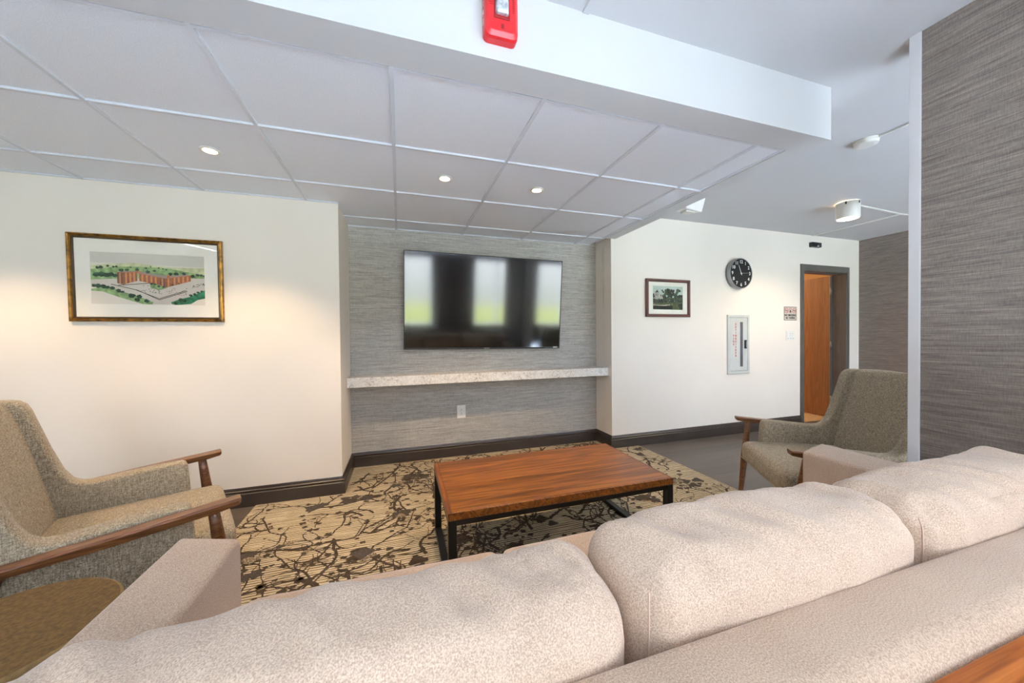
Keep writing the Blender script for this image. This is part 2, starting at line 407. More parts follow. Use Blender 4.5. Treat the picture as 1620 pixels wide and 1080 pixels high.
for i in range(len(xe) - 1):
    for j in range(len(ye) - 1):
        x0, x1, y0, y1 = xe[i] + g, xe[i + 1] - g, ye[j] + g, ye[j + 1] - g
        if x1 - x0 < .01 or y1 - y0 < .01: continue
        if x1 < XNL + .1 and y1 > YL: y1 = min(y1, YL - .002)
        if y1 - y0 < .01: continue
        mb.box((x0, y0, ZT + .009), (x1, y1, ZT + .05))
S('ceiling_tiles', mb, 'tile', 'white lay-in acoustic tile ceiling over the television recess', 'ceiling', 0.0015)
mb = MB()
for x in xe[1:-1]: mb.box((x - .0085, YI, ZT), (x + .0085, YN, ZT + .03))
for y in ye[1:-1]: mb.box((XL, y - .0078, ZT - .0003), (XSI, y + .0078, ZT + .0298))
for a, b in (((XL, YI + .005), (XSI - .005, YI + .018)), ((XSI - .018, YI + .018), (XSI - .005, YN)), ((XNL, YN - .012), (XSI - .018, YN)), ((XL, YL - .012), (XNL, YL))): mb.box((a[0], a[1], ZT + .0012), (b[0], b[1], ZT + .03))
S('trim_4', mb, 'grid', 'white metal grid between the ceiling tiles', 'ceiling grid')
S('ceiling_deck', MB().box((XL, YI, 2.42), (XSO, YN, 2.5)), 'ceil', 'deck above the tile ceiling', 'ceiling')

# baseboards
PROF = [(0, 0), (.021, 0), (.021, .090), (.017, .094), (.013, .096), (.013, .101), (.017, .103), (.017, .109), (.012, .114), (.009, .124), (.006, .131), (0, .131)]
def baseboard(name, path, label):
    # path of floor points, board on the right-hand side of travel
    pts = [Vector((p[0], p[1])) for p in path]; rings = []
    for i, p in enumerate(pts):
        d0 = (p - pts[i - 1]).normalized() if i else None; d1 = (pts[i + 1] - p).normalized() if i < len(pts) - 1 else None
        n0 = Vector((d0.y, -d0.x)) if d0 else None; n1 = Vector((d1.y, -d1.x)) if d1 else None
        if n0 is None: m = n1
        elif n1 is None: m = n0
        else: m = (n0 + n1) / (1 + n0.dot(n1))
        rings.append([(p.x + m.x * a, p.y + m.y * a, z) for a, z in PROF])
    mb = MB(); mb.loft(rings, 0, False)
    S(name, mb, 'base', label, 'baseboard')
baseboard('baseboard_left', [(XL, YL), (XNL, YL), (XNL, YN), (XNR, YN), (XNR, YR), (DX0 - .05, YR)], 'dark brown moulded baseboard along the television wall')
baseboard('baseboard_right', [(DX1 + .05, YR), (XCC, YR), (XCC, YB)], 'dark brown moulded baseboard in the corridor')

# doorway, door leaf and the room behind it
fr = MB(); W = .045
for a, b in (((DX0 - W, 0), (DX0, DZ + .07)), ((DX1, 0), (DX1 + W, DZ + .07)), ((DX0, DZ), (DX1, DZ + .07))):
    fr.box((a[0], YR - .016, a[1]), (b[0], YR + .004, b[1]))
for a, b in (((DX0 - .002, 0), (DX0 + .014, DZ)), ((DX1 - .014, 0), (DX1 + .002, DZ)), ((DX0, DZ - .014), (DX1, DZ + .002))):
    fr.box((a[0], YR - .012, a[1]), (b[0], YR + .152, b[1]))
for a, b in (((DX0, 0), (DX0 + .02, DZ)), ((DX1 - .02, 0), (DX1, DZ)), ((DX0, DZ - .02), (DX1, DZ))):
    fr.box((a[0], YR + .05, a[1]), (b[0], YR + .10, b[1]))
door = struct(fr.build('door_1', 'doorframe', None, 0.002), 'open tan door in a dark grey frame beside the corridor end wall', 'door')
hx, hy, ang = DX1 - .055, YR + .158, math.radians(85)
lf = MB().box((0, -.022, .012), (.80, .022, 1.955)).build('door_leaf', 'doorleaf', door, 0.001)
lf.location = (hx + .03, hy, 0); lf.rotation_euler = (0, 0, ang)
MB().box((-.004, -.0225, .012), (.003, .0225, 1.955)).build('edge_strip', 'metal', lf)
for z in (0.25, 1.0, 1.75):
    h = MB(); h.lathe([(.009, z - .055), (.009, z + .055)], 12, 0, Matrix.Translation((-.012, .016, 0))); h.build('hinge', 'metal', lf)
nb = MB().box((4.3, YR + .15, 2.36), (7.6, 6.2, 2.44)).box((4.2, YR + .15, 0), (4.3, 6.2, 2.44)).box((7.6, YR + .15, 0), (7.7, 6.2, 2.44)).box((4.2, 6.2, 0), (7.7, 6.3, 2.44))
S('wall_neighbour', nb, 'exit_room', 'warm painted room seen through the open door', 'wall')
S('floor_neighbour', MB().box((4.2, YR + .10, -.12), (7.7, 6.3, .001)), plain('tan_carpet', (176, 146, 104), .9, .1, 0, .1, 40), 'tan carpet beyond the doorway', 'floor')

# ------------------------------------------------------------------ inset rug
rng = random.Random(11)
RX0, RX1, RY0 = -.965, 2.38, -0.1
def in_rug(x, y):
    m = .004
    if not (RX0 + m < x < RX1 - m) or y < RY0 + m: return False
    if x < XNL + .024: return y < YL - .026
    if x < XNR - .024: return y < YN - .026
    return y < YR - .026
mb = MB()
outl = [(RX0, RY0), (RX1, RY0), (RX1, YR - .022), (XNR - .022, YR - .022), (XNR - .022, YN - .022), (XNL + .022, YN - .022), (XNL + .022, YL - .022), (RX0, YL - .022)]
mb.prism(outl, 'z', 0.0003, 0.006)
ZR = 0.0064
def strip(x, y, a, L, w0, w1, depth, z):
    n = max(3, int(L / .028)); pts = []
    for i in range(n + 1):
        pts.append((x, y, a)); a += rng.gauss(0, .27); 
        if rng.random() < .12: a += rng.choice((-.6, .6))
        x += math.cos(a) * .028; y += math.sin(a) * .028
    for i in range(n):
        (xa, ya, aa), (xb, yb, ab) = pts[i], pts[i + 1]
        wa = (w0 + (w1 - w0) * i / n) * (1 + rng.uniform(-.25, .25)); wb = w0 + (w1 - w0) * (i + 1) / n
        if not (in_rug(xa, ya) and in_rug(xb, yb)): return
        na, nbb = (-math.sin(aa), math.cos(aa)), (-math.sin(ab), math.cos(ab))
        mb.add([(xa - na[0] * wa, ya - na[1] * wa, z), (xb - nbb[0] * wb, yb - nbb[1] * wb, z), (xb + nbb[0] * wb, yb + nbb[1] * wb, z), (xa + na[0] * wa, ya + na[1] * wa, z)], [(0, 1, 2, 3)], 1)
        if depth and rng.random() < .17:
            strip(xb, yb, ab + rng.choice((-1, 1)) * rng.uniform(.5, 1.2), L * rng.uniform(.25, .5), wb * .75, w1 * .8, depth - 1, z + .00008)
        if rng.random() < .05: blob(xb + rng.uniform(-.02, .02), yb + rng.uniform(-.02, .02), rng.uniform(.007, .017), 1, z + .0002)
    if in_rug(x, y) and rng.random() < .6: blob(x, y, rng.uniform(.008, .017), 1, z + .0002)
def blob(x, y, r, mi, z):
    n = 14; pts = []; ph = rng.uniform(0, 6.28); k = rng.choice((3, 4, 5))
    for i in range(n):
        th = 2 * PI * i / n; rr = r * (1 + .25 * math.sin(k * th + ph) + rng.uniform(-.14, .14))
        px, py = x + rr * 1.25 * math.cos(th), y + rr * math.sin(th)
        if not in_rug(px, py): return
        pts.append((px, py, z))
    mb.add(pts, [list(range(n))], mi)
for i in range(265):
    x, y = rng.uniform(RX0, RX1), rng.uniform(0.3, YN)
    strip(x, y, rng.choice((.75, 2.3, -2.4, -.8, 1.2)) + rng.gauss(0, .45), rng.uniform(.3, .8), rng.uniform(.0055, .0125), .0028, 2, ZR + i * .000005)
for i in range(95):
    x, y = rng.uniform(RX0, RX1), rng.uniform(0.3, YN)
    for k in range(rng.randint(2, 4)):
        blob(x + rng.uniform(-.055, .055), y + rng.uniform(-.04, .04), rng.uniform(.016, .046), rng.choice((2, 3, 3, 1)), ZR + .0017 + k * .0001 + i * .000006)
rug = mb.build('rug', ['rug', 'branch', 'blossom', 'slate'])
tag(rug, 'cream patterned carpet inset with dark branches and blossoms under the coffee table', 'rug')

# ------------------------------------------------------------------ television
tv = thing('television', 'large flat black television on the taupe recess wall', 'television', (0.827, 3.352, 1.493))
tv.rotation_euler = (math.radians(4.6), math.radians(0.6), 0)
tw, th = 1.572 / 2, 0.905 / 2
MB().box((-tw, 0, -th), (tw, .03, th)).build('casing', 'blackplastic', tv, 0.003)
bz = MB()
for a, b in (((-tw, -th), (-tw + .008, th)), ((tw - .008, -th), (tw, th)), ((-tw, th - .008), (tw, th)), ((-tw, -th), (tw, -th + .016))): bz.box((a[0], -.004, a[1]), (b[0], .004, b[1]))
bz.build('bezel', plain('dark_grey_bezel', (44, 44, 46), .35, .5, .3), tv, 0.001)
# the screen bows very slightly
nx, nz_ = 24, 14; vs = []; fs = []
for j in range(nz_ + 1):
    for i in range(nx + 1):
        x = -tw + .006 + (2 * tw - .012) * i / nx; z = -th + .012 + (2 * th - .018) * j / nz_
        vs.append((x, -.0015 + .0008 * math.sin(x * 4.0) + .0006 * math.cos(z * 7), z))
for j in range(nz_):
    for i in range(nx):
        a = j * (nx + 1) + i; fs.append((a, a + 1, a + nx + 2, a + nx + 1))
MB().add(vs, fs, 0, True).build('screen', 'screen', tv)
lg = MB()
for k in range(7): lg.box((-.028 + k * .008, -.0046, -th + .005), (-.028 + k * .008 + .006, -.0038, -th + .012))
lg.build('maker_mark', plain('pale_grey_mark', (170, 172, 176), .4, .5), tv)['label'] = 'tiny pale lettering under the screen'
MB().box((tw - .075, -.0048, -th + .009), (tw - .028, -.0038, -th + .019)).build('sticker', 'white', tv)['label'] = 'small white sticker'
br = MB().box((-.3, .03, -.06), (.3, .05, .2)).box((-.22, .05, -.05), (.22, .066, .14)); br.build('wall_bracket', 'blackmetal', tv)

# ------------------------------------------------------------------ shelf
sh = MB(); sh.prism([(XNL + .001, 3.185), (XNR - .001, 3.188), (XNR - .001, YN - .001), (XNL + .001, YN - .001)], 'z', .746, .829)
tag(sh.build('wall_shelf', 'marble', None, 0.003), 'long speckled white marble shelf below the television', 'shelf')

# outlet
ol = thing('wall_outlet', 'white duplex outlet below the marble shelf', 'outlet', (0.568, YN, 0.433))
MB().box((-.042, -.007, -.063), (.042, -.0005, .063)).build('cover_plate', 'white', ol, 0.003)
MB().box((-.017, -.0095, -.034), (.017, -.006, .034)).build('receptacle', 'white', ol, 0.001)
sl = MB()
for dz in (.017, -.017):
    for dx in (-.0065, .0065): sl.box((dx - .0012, -.0101, dz - .011), (dx + .0012, -.0094, dz - .003))
    sl.box((-.0025, -.0101, dz + .003), (.0025, -.0094, dz + .009))
sl.build('slot', 'ink', ol)

# ------------------------------------------------------------------ pictures
def frame_ring(w, h, fw, prof, axisy=True):
    """mitred moulding; prof = list of (inset, depth toward the viewer)"""
    mb = MB(); rings = []
    for sx, sz in ((-1, -1), (1, -1), (1, 1), (-1, 1), (-1, -1)):
        rings.append([(sx * (w / 2 - i), -d, sz * (h / 2 - i)) for i, d in prof])
    n = len(prof); vs = [p for r in rings[:4] for p in r]; fs = []
    for c in range(4):
        c2 = (c + 1) % 4
        for k in range(n):
            k2 = (k + 1) % n; fs.append((c * n + k, c2 * n + k, c2 * n + k2, c * n + k2))
    return mb.add(vs, fs)
def tree(mb, x, z, r, y, mi, rg, sx=1.0):
    n = 11
    shape2d(mb, [(x + sx * r * (1 + rg.uniform(-.25, .2)) * math.cos(2 * PI * k / n), z + r * (1 + rg.uniform(-.25, .2)) * math.sin(2 * PI * k / n)) for k in range(n)], y, mi)

pf = thing('picture_frame', 'wide gold framed aerial drawing of a brick building on the left wall', 'picture', (-1.5245, YL - .004, 1.55))
pf.rotation_euler = (math.radians(1.2), 0, 0)
W_, H_ = .786, .543
frame_ring(W_, H_, .03, [(0, 0), (0, .016), (.003, .022), (.009, .024), (.014, .019), (.017, .021), (.021, .014), (.021, 0)]).build('gold_moulding', 'goldframe', pf)
frame_ring(W_ - .042, H_ - .042, .012, [(0, 0), (0, .015), (.004, .016), (.009, .009), (.009, 0)]).build('dark_liner', 'goldline', pf)
mw, mh = W_ - .056, H_ - .056; pw, ph, pz = .580, .324, 0.0; px0 = -.0015
mt = MB()
ax, bx_, az, bz_ = -mw / 2, mw / 2, -mh / 2, mh / 2; cx0, cx1, cz0, cz1 = px0 - pw / 2, px0 + pw / 2, pz - ph / 2, pz + ph / 2
for a, b in (((ax, az), (cx0, bz_)), ((cx1, az), (bx_, bz_)), ((cx0, az), (cx1, cz0)), ((cx0, cz1), (cx1, bz_))): mt.box((a[0], -.007, a[1]), (b[0], -.004, b[1]))
mt.build('mat', 'matboard', pf)
# the drawing: aerial view, drawn as flat patches
PM = [plain('drawing_paper', (222, 214, 202), .9, .1, 0, .01), plain('drawing_hill_green', (196, 200, 156), .9, .1, 0, .06, 30), plain('drawing_field_green', (140, 168, 112), .9, .1, 0, .12, 40),
      plain('drawing_tree_green', (46, 74, 54), .9, .1, 0, .2, 60), plain('drawing_pavement', (206, 196, 184), .9, .1, 0, .02), plain('drawing_brick', (176, 104, 66), .9, .1, 0, .06, 60),
      plain('drawing_brick_shade', (138, 88, 64), .9, .1, 0, .06, 60), plain('drawing_roof', (150, 136, 126), .9, .1, 0, .03), plain('drawing_balcony_tan', (214, 170, 108), .9, .1, 0, .05),
      plain('drawing_line_ink', (70, 64, 58), .9, .1, 0, .03), plain('drawing_lawn_teal', (58, 128, 92), .9, .1, 0, .15, 30), plain('drawing_sky_wash', (204, 200, 190), .9, .1, 0, .01)]
dr = MB(); rg = random.Random(5)
def D(pts, mi, lay):
    shape2d(dr, [(cx0 + pw * (u - 340) / 970.0, cz1 - ph * (v - 318) / 452.0) for u, v in pts], -.0045 - lay * .00006, mi)
def DT(u, v, r, lay=8, mi=3, sx=1.2):
    tree(dr, cx0 + pw * (u - 340) / 970.0, cz1 - ph * (v - 318) / 452.0, pw * r / 970.0, -.0045 - lay * .00006, mi, rg, sx)
dr.box((cx0 - .002, -.0044, cz0 - .002), (cx1 + .002, -.0035, cz1 + .002), 0)
D([(341, 319), (1309, 319), (1309, 420), (341, 410)], 11, 1)
D([(341, 440), (480, 418), (700, 402), (820, 412), (980, 430), (1309, 425), (1309, 500), (341, 520)], 1, 2)
D([(341, 470), (560, 440), (800, 432), (1000, 442), (1180, 470), (1309, 492), (1309, 540), (341, 560)], 2, 3)
D([(341, 560), (560, 545), (1309, 520), (1309, 640), (1180, 690), (1000, 765), (840, 765), (600, 660), (341, 620)], 4, 4)
D([(341, 640), (480, 612), (600, 660), (700, 690), (850, 745), (840, 768), (760, 765), (570, 710), (430, 660), (341, 655)], 2, 5)
D([(1000, 745), (1080, 715), (1180, 690), (1309, 628), (1309, 705), (1240, 720), (1180, 758), (1060, 769), (1010, 764)], 10, 5)
for seg in (((500, 592), (720, 640), (900, 722), (1150, 640)), ((700, 636), (900, 712), (1140, 632)), ((560, 600), (820, 575), (900, 640))):
    for (a, b), (c, d) in zip(seg, seg[1:]): D([(a, b), (c, d), (c, d + 6), (a, b + 6)], 9, 6)
D([(820, 592), (900, 580), (980, 612), (900, 640), (830, 618)], 2, 6)
# building wings
def wing(a, b, top0, top1, bot0, bot1, base, n):
    D([(a, top0), (b, top1), (b, bot1), (a, bot0)], base, 7)
    for k in range(n):
        u0 = a + (b - a) * (k + .25) / n; u1 = a + (b - a) * (k + .62) / n; f0 = (u0 - a) / (b - a); f1 = (u1 - a) / (b - a)
        t0, t1 = top0 + (top1 - top0) * f0, top0 + (top1 - top0) * f1; b0, b1 = bot0 + (bot1 - bot0) * f0, bot0 + (bot1 - bot0) * f1
        D([(u0, t0 + 6), (u1, t1 + 6), (u1, b1 - 3), (u0, b0 - 3)], 8 if k % 2 else 9, 7.5)
    for fl in range(1, 7):
        y0 = top0 + (bot0 - top0) * fl / 7; y1 = top1 + (bot1 - top1) * fl / 7
        D([(a, y0), (b, y1), (b, y1 + 2), (a, y0 + 2)], base, 8)
wing(552, 602, 488, 486, 585, 596, 6, 3); wing(602, 720, 486, 478, 596, 560, 5, 7); wing(735, 905, 490, 520, 560, 592, 5, 9)
wing(905, 960, 522, 528, 592, 612, 6, 3); wing(960, 1010, 528, 520, 612, 600, 5, 3); wing(1010, 1185, 520, 495, 600, 548, 5, 9)
D([(552, 488), (640, 474), (735, 472), (900, 500), (985, 505), (1150, 488), (1185, 495), (1010, 522), (960, 530), (905, 523), (735, 490), (720, 480), (602, 488)], 7, 8.2)
D([(975, 498), (1002, 498), (1002, 524), (975, 524)], 5, 8.4); D([(715, 470), (740, 470), (740, 490), (715, 490)], 5, 8.4)
for u, v, r in [(395, 455, 15), (425, 450, 18), (478, 438, 13), (525, 442, 11), (550, 440, 12), (668, 440, 8), (795, 445, 11), (835, 430, 7), (905, 438, 8), (940, 446, 9), (970, 452, 9),
                (385, 515, 26), (430, 512, 30), (470, 518, 26), (505, 510, 25), (535, 520, 22), (590, 470, 20), (635, 466, 16), (720, 460, 17), (810, 478, 20), (865, 466, 14), (1005, 490, 18), (1055, 486, 22),
                (1125, 482, 18), (1200, 502, 20), (1245, 490, 17), (1280, 492, 15), (1306, 498, 12), (365, 610, 20), (400, 614, 24), (440, 616, 22), (470, 622, 18), (510, 630, 20), (560, 652, 20), (590, 660, 16),
                (668, 692, 28), (730, 700, 24), (712, 726, 22), (790, 738, 22), (838, 582, 14), (866, 586, 12), (900, 604, 12), (940, 608, 10), (1020, 586, 12), (1075, 572, 9), (1090, 722, 22), (1120, 730, 20),
                (1180, 680, 16), (1215, 668, 15), (1045, 752, 20), (1245, 650, 13), (1280, 640, 12)]:
    DT(u, v, r * .9, 9 + rg.random())
for k in range(60):
    u = rg.uniform(740, 1140); v = 640 + rg.uniform(-40, 45); 
    D([(u, v), (u + 12, v - 3), (u + 12, v + 2), (u, v + 4)], rg.choice((9, 7, 5)), 6.5)
for k in range(24):
    u = rg.uniform(1190, 1300); v = 600 - (u - 1190) * .25 + rg.uniform(-12, 12)
    D([(u, v), (u + 12, v - 3), (u + 12, v + 1), (u, v + 3)], 9, 6.5)
dr.build('print', PM, pf)['label'] = 'aerial drawing of an angular brick building with trees and roads'
MB().add([(ax, -.0085, az), (bx_, -.0085, az), (bx_, -.0085, bz_), (ax, -.0085, bz_)], [(0, 1, 2, 3)]).build('glass', 'glass', pf)

pf2 = thing('picture_frame', 'small dark red framed landscape photograph left of the clock', 'picture', (2.777, YR - .003, 1.561))
W2, H2 = .578, .405
frame_ring(W2, H2, .03, [(0, 0), (0, .024), (.004, .028), (.024, .026), (.030, .020), (.030, 0)]).build('moulding', 'redwood', pf2)
mt = MB(); a0, a1, c0, c1 = -W2 / 2 + .028, W2 / 2 - .028, -H2 / 2 + .028, H2 / 2 - .028
q0, q1, r0, r1 = -.198, .198, -.124, .130
for a, b in (((a0, c0), (q0, c1)), ((q1, c0), (a1, c1)), ((q0, c0), (q1, r0)), ((q0, r1), (q1, c1))): mt.box((a[0], -.010, a[1]), (b[0], -.006, b[1]))
mt.build('mat', 'matdark', pf2)
P2 = [plain('photo_sky', (186, 200, 190), .7, .2, 0, .03), plain('photo_lawn', (74, 82, 48), .8, .2, 0, .25, 60), plain('photo_dark_foliage', (34, 42, 32), .8, .2, 0, .3, 80), plain('photo_foliage', (62, 72, 52), .8, .2, 0, .3, 70),
      plain('photo_pale_house', (176, 172, 158), .8, .2, 0, .1, 50), plain('photo_path', (190, 178, 162), .8, .2), plain('photo_shadow', (22, 26, 18), .8, .2, 0, .2, 50)]
d2 = MB(); rg = random.Random(8)
def E2(pts, mi, lay): shape2d(d2, [(q0 + (q1 - q0) * (u - 360) / 512.0, r1 - (r1 - r0) * (v - 345) / 405.0) for u, v in pts], -.0065 - lay * .00006, mi)
def T2(u, v, r, mi, lay, sx=1.0): tree(d2, q0 + (q1 - q0) * (u - 360) / 512.0, r1 - (r1 - r0) * (v - 345) / 405.0, (q1 - q0) * r / 512.0, -.0065 - lay * .00006, mi, rg, sx)
d2.box((q0 - .002, -.0064, r0 - .002), (q1 + .002, -.0055, r1 + .002), 0)
E2([(361, 560), (871, 540), (871, 749), (361, 745)], 2, 1)
E2([(395, 470), (400, 455), (438, 410), (465, 455), (470, 490), (550, 490), (560, 570), (395, 575)], 4, 2); E2([(400, 458), (438, 408), (462, 456)], 2, 3)
for u0 in (412, 440, 490, 520): E2([(u0, 490), (u0 + 10, 490), (u0 + 10, 520), (u0, 520)], 2, 3)
for k in range(55):
    u = rg.gauss(660, 70); T2(min(820, max(520, u)), rg.uniform(410, 580), rg.uniform(14, 30), rg.choice((2, 3, 3)), 4 + rg.random())
for k in range(34): T2(rg.uniform(740, 862), rg.uniform(520, 640), rg.uniform(16, 30), rg.choice((2, 3)), 5 + rg.random())
for k in range(30): T2(rg.uniform(372, 640), rg.uniform(575, 630), rg.uniform(12, 24), rg.choice((2, 2, 3)), 5 + rg.random())
T2(372, 500, 20, 2, 5); T2(375, 530, 22, 2, 5); T2(630, 430, 22, 2, 5); T2(680, 415, 20, 2, 5); T2(780, 430, 18, 3, 5); T2(690, 470, 30, 2, 5)
for u0, v0 in ((685, 460), (645, 590), (620, 620), (730, 600), (520, 540)): T2(u0, v0, 9, 4, 6.2, .6)
E2([(361, 640), (871, 620), (871, 749), (361, 745)], 1, 6.4); E2([(361, 676), (560, 684), (700, 660), (690, 655), (520, 672), (361, 668)], 5, 6.6)
E2([(361, 690), (700, 690), (690, 745), (361, 742)], 6, 6.7); E2([(660, 630), (675, 630), (680, 690), (664, 690)], 2, 6.8)
E2([(780, 660), (871, 630), (871, 749), (840, 749)], 2, 6.8)
d2.build('print', P2, pf2)['label'] = 'muted photograph of trees and a turreted house'
MB().add([(a0, -.0115, c0), (a1, -.0115, c0), (a1, -.0115, c1), (a0, -.0115, c1)], [(0, 1, 2, 3)]).build('glass', 'glass', pf2)

# ------------------------------------------------------------------ clock
ck = thing('wall_clock', 'round black wall clock with white numerals and silver rim', 'clock', (3.772, YR - .002, 1.868))
RY = Matrix.Rotation(PI / 2, 4, 'X')       # lathe axis +z -> -y
cb = MB(); cb.lathe([(.150, 0), (.172, .004), (.176, .02), (.176, .052), (.171, .060), (.166, .0605), (.165, .054)], 64, 0, RY); cb.build('rim', 'metal', ck)
cb = MB(); cb.lathe([(.166, .045), (.166, .056), (.0, .0561)], 64, 0, RY, False); cb.build('dial', plain('black_dial', (14, 14, 14), .55, .3, 0, .05), ck)
for k in range(1, 13):
    a = PI / 2 - k * PI / 6; rr = .132; nm = MB()
    add_text(nm, str(k), .052, (rr * math.cos(a), -.0568, rr * math.sin(a)), 0, .001)
    nm.build('numeral', 'white', ck)
def hand(ang, L, w, tail, y):
    m = Matrix.Rotation(-ang, 4, 'Y')      # clockwise from twelve
    return MB().add([m @ Vector(p) for p in ((-w, y, -tail), (w, y, -tail), (w * .5, y, L), (-w * .5, y, L), (-w, y + .0012, -tail), (w, y + .0012, -tail), (w * .5, y + .0012, L), (-w * .5, y + .0012, L))],
                    [(0, 1, 2, 3), (7, 6, 5, 4), (0, 4, 5, 1), (1, 5, 6, 2), (2, 6, 7, 3), (3, 7, 4, 0)])
hand(-math.radians(-22), .1, .004, .02, -.0585).build('hour_hand', 'white', ck)
hand(-math.radians(86), .115, .0025, .02, -.0602).build('minute_hand', 'metal', ck)
MB().lathe([(.008, .056), (.008, .0625), (.0, .063)], 16, 0, RY).build('hub', 'white', ck)

# ------------------------------------------------------------------ fire extinguisher cabinet
ec = thing('extinguisher_cabinet', 'tall white fire extinguisher cabinet with a narrow dark window', 'cabinet', (3.789, YR, 1.046))
w, h = .338, .69
M['cab'] = plain('pale_grey_enamel', (206, 210, 206), .4, .5, .1, .02)
frame_ring(w, h, .03, [(0, 0), (0, .012), (.004, .016), (.030, .016), (.034, .010), (.034, 0)]).build('trim_frame', 'cab', ec)
MB().box((-w / 2 + .036, -.012, -h / 2 + .036), (w / 2 - .036, -.0005, h / 2 - .036)).build('door', 'cab', ec, 0.002)
MB().box((.022, -.0132, -.262), (.064, -.010, .262)).build('window_slot', plain('dark_grey_glass', (92, 92, 98), .15, .6), ec, 0.001)
hd = MB().box((.088, -.030, -.05), (.108, -.012, .05)); hh = hd.build('handle', 'blackmetal', ec, 0.002)
MB().box((.093, -.034, -.036), (.103, -.029, .036)).build('pull', 'metal', hh, 0.001)
tx = MB()
for i, ch in enumerate('EXTINGUISHER'): add_text(tx, ch, .031, (-.045, -.0126, .235 - i * .0335), 0, .0012)
for i, ch in enumerate('FIRE'): add_text(tx, ch, .031, (-.079, -.0126, .101 - i * .0335), 0, .0012)
tx.build('lettering', 'redink', ec)['label'] = 'red vertical lettering'

# ------------------------------------------------------------------ no smoking sign
sg = thing('no_smoking_sign', 'square no smoking no vaping sign left of the doorway', 'sign', (4.652, YR, 1.417))
MB().box((-.109, -.004, -.084), (.109, -.0003, .084)).build('plate', plain('sign_white', (212, 206, 196), .5, .3), sg)
bd = MB()
for a, b in (((-.109, -.084), (.109, -.078)), ((-.109, .078), (.109, .084)), ((-.109, -.078), (-.103, .078)), ((.103, -.078), (.109, .078))): bd.box((a[0], -.0047, a[1]), (b[0], -.0039, b[1]))
bd.build('border', 'ink', sg)
tx = MB(); add_text(tx, 'NO SMOKING', .036, (0, -.0045, -.022), 0, .0014, .86); add_text(tx, 'NO VAPING', .036, (0, -.0045, -.056), 0, .0014, .86)
tx.build('lettering', 'ink', sg)
ic = MB()
for k, cx in enumerate((-.068, 0, .068)):
    m = Matrix.Translation((cx, -.004, .036)) @ RY
    n = 28; vs = []; fs = []
    for i in range(n):
        a = 2 * PI * i / n
        for r_ in (.026, .031): vs.append((r_ * math.cos(a), r_ * math.sin(a), .0011))
    for i in range(n): j = (i + 1) % n; fs.append((2 * i, 2 * i + 1, 2 * j + 1, 2 * j))
    ic.add(vs, fs, 0, False, m)
    bar = Matrix.Translation((cx, 0, .036)) @ Matrix.Rotation(PI / 4, 4, 'Y')
    if k != 1:
        ic.box((-.028, -.0054, -.0025), (.028, -.0049, .0025), 0, bar)
        ic.box((cx - .02, -.0050, .033), (cx + .014, -.0046, .039), 1); ic.box((cx + .015, -.0050, .033), (cx + .020, -.0046, .045), 1)
    else:
        shape2d(ic, [(cx - .010, .016), (cx + .010, .016), (cx + .013, .028), (cx + .004, .040), (cx + .002, .054), (cx - .006, .042), (cx - .013, .030)], -.0050, 1)
ic.build('prohibition_symbols', ['redink', 'ink'], sg)

# switch plate
sw = thing('light_switch', 'white three gang switch plate below the no smoking sign', 'light switch', (4.653, YR, 1.146))
MB().box((-.077, -.007, -.060), (.077, -.0005, .060)).build('cover_plate', 'white', sw, 0.003)
for dx in (-.046, 0, .046):
    MB().box((dx - .016, -.0105, -.033), (dx + .016, -.006, .033)).build('rocker', 'white', sw, 0.0015)
    MB().box((dx - .008, -.0112, -.042), (dx + .008, -.0065, -.037)).build('indicator', 'metal', sw)

# small black device above the door
dv = thing('door_sensor', 'small black rectangular device on the wall above the doorway', 'sensor', (5.073, YR, 2.294))
MB().box((-.085, -.045, -.03), (.085, -.0005, .03)).build('housing', 'blackplastic', dv, 0.006)
MB().add([(-.005, -.0455, -.024), (.03, -.0455, -.024), (.03, -.0455, -.006), (.012, -.0455, -.010)], [(0, 1, 2, 3)]).build('lens', 'white', dv)

# ------------------------------------------------------------------ fire alarm strobe on the soffit
fa = thing('fire_alarm', 'red fire alarm strobe on the white soffit face', 'fire alarm', (0.356, YF, 2.303))
def rrect(w, h, r, n=6):
    o = []
    for cx, cz, a0 in ((w / 2 - r, h / 2 - r, 0), (-w / 2 + r, h / 2 - r, 90), (-w / 2 + r, -h / 2 + r, 180), (w / 2 - r, -h / 2 + r, 270)):
        for k in range(n + 1):
            a = math.radians(a0 + 90 * k / n); o.append((cx + r * math.cos(a), cz + r * math.sin(a)))
    return o
rings = []
for w, h, r, y in ((.122, .196, .018, -.0003), (.122, .196, .018, -.026), (.118, .190, .022, -.036), (.100, .166, .02, -.045), (.096, .160, .02, -.046)):
    rings.append([(x, y, z) for x, z in rrect(w, h, r)][::-1])
b = MB().loft(rings, 0, False); b.build('body', 'red', fa, 0.0015)
MB().box((-.031, -.0485, -.042), (.027, -.044, .046)).build('lens_bezel', 'darkred', fa, 0.003)
ln = soft_box((.048, .022, .070), .009, 8, (0, .004, 0), nz=(.0015, 60, 0)); ln.build('strobe_lens', 'lens', fa, loc=(-.002, -.050, .004))
gr_ = MB()
for i in range(9):
    for k in range(3): gr_.box((-.047 + k * .0048, -.0466, .0 + i * .0068), (-.0438 + k * .0048, -.0455, .0042 + i * .0068))
for i in range(12): gr_.box((.036, -.0466, -.012 + i * .0062), (.045, -.0455, -.0085 + i * .0062))
for k in range(13): gr_.box((-.03 + k * .0048, -.0466, .056), (-.0268 + k * .0048, -.0455, .061)); gr_.box((-.03 + k * .0048, -.0466, .064), (-.0268 + k * .0048, -.0455, .069))
gr_.build('sounder_grille', 'darkred', fa)
MB().box((-.005, -.0475, -.073), (.006, -.0440, -.057)).build('test_slot', 'darkred', fa, 0.001)
tx = MB()
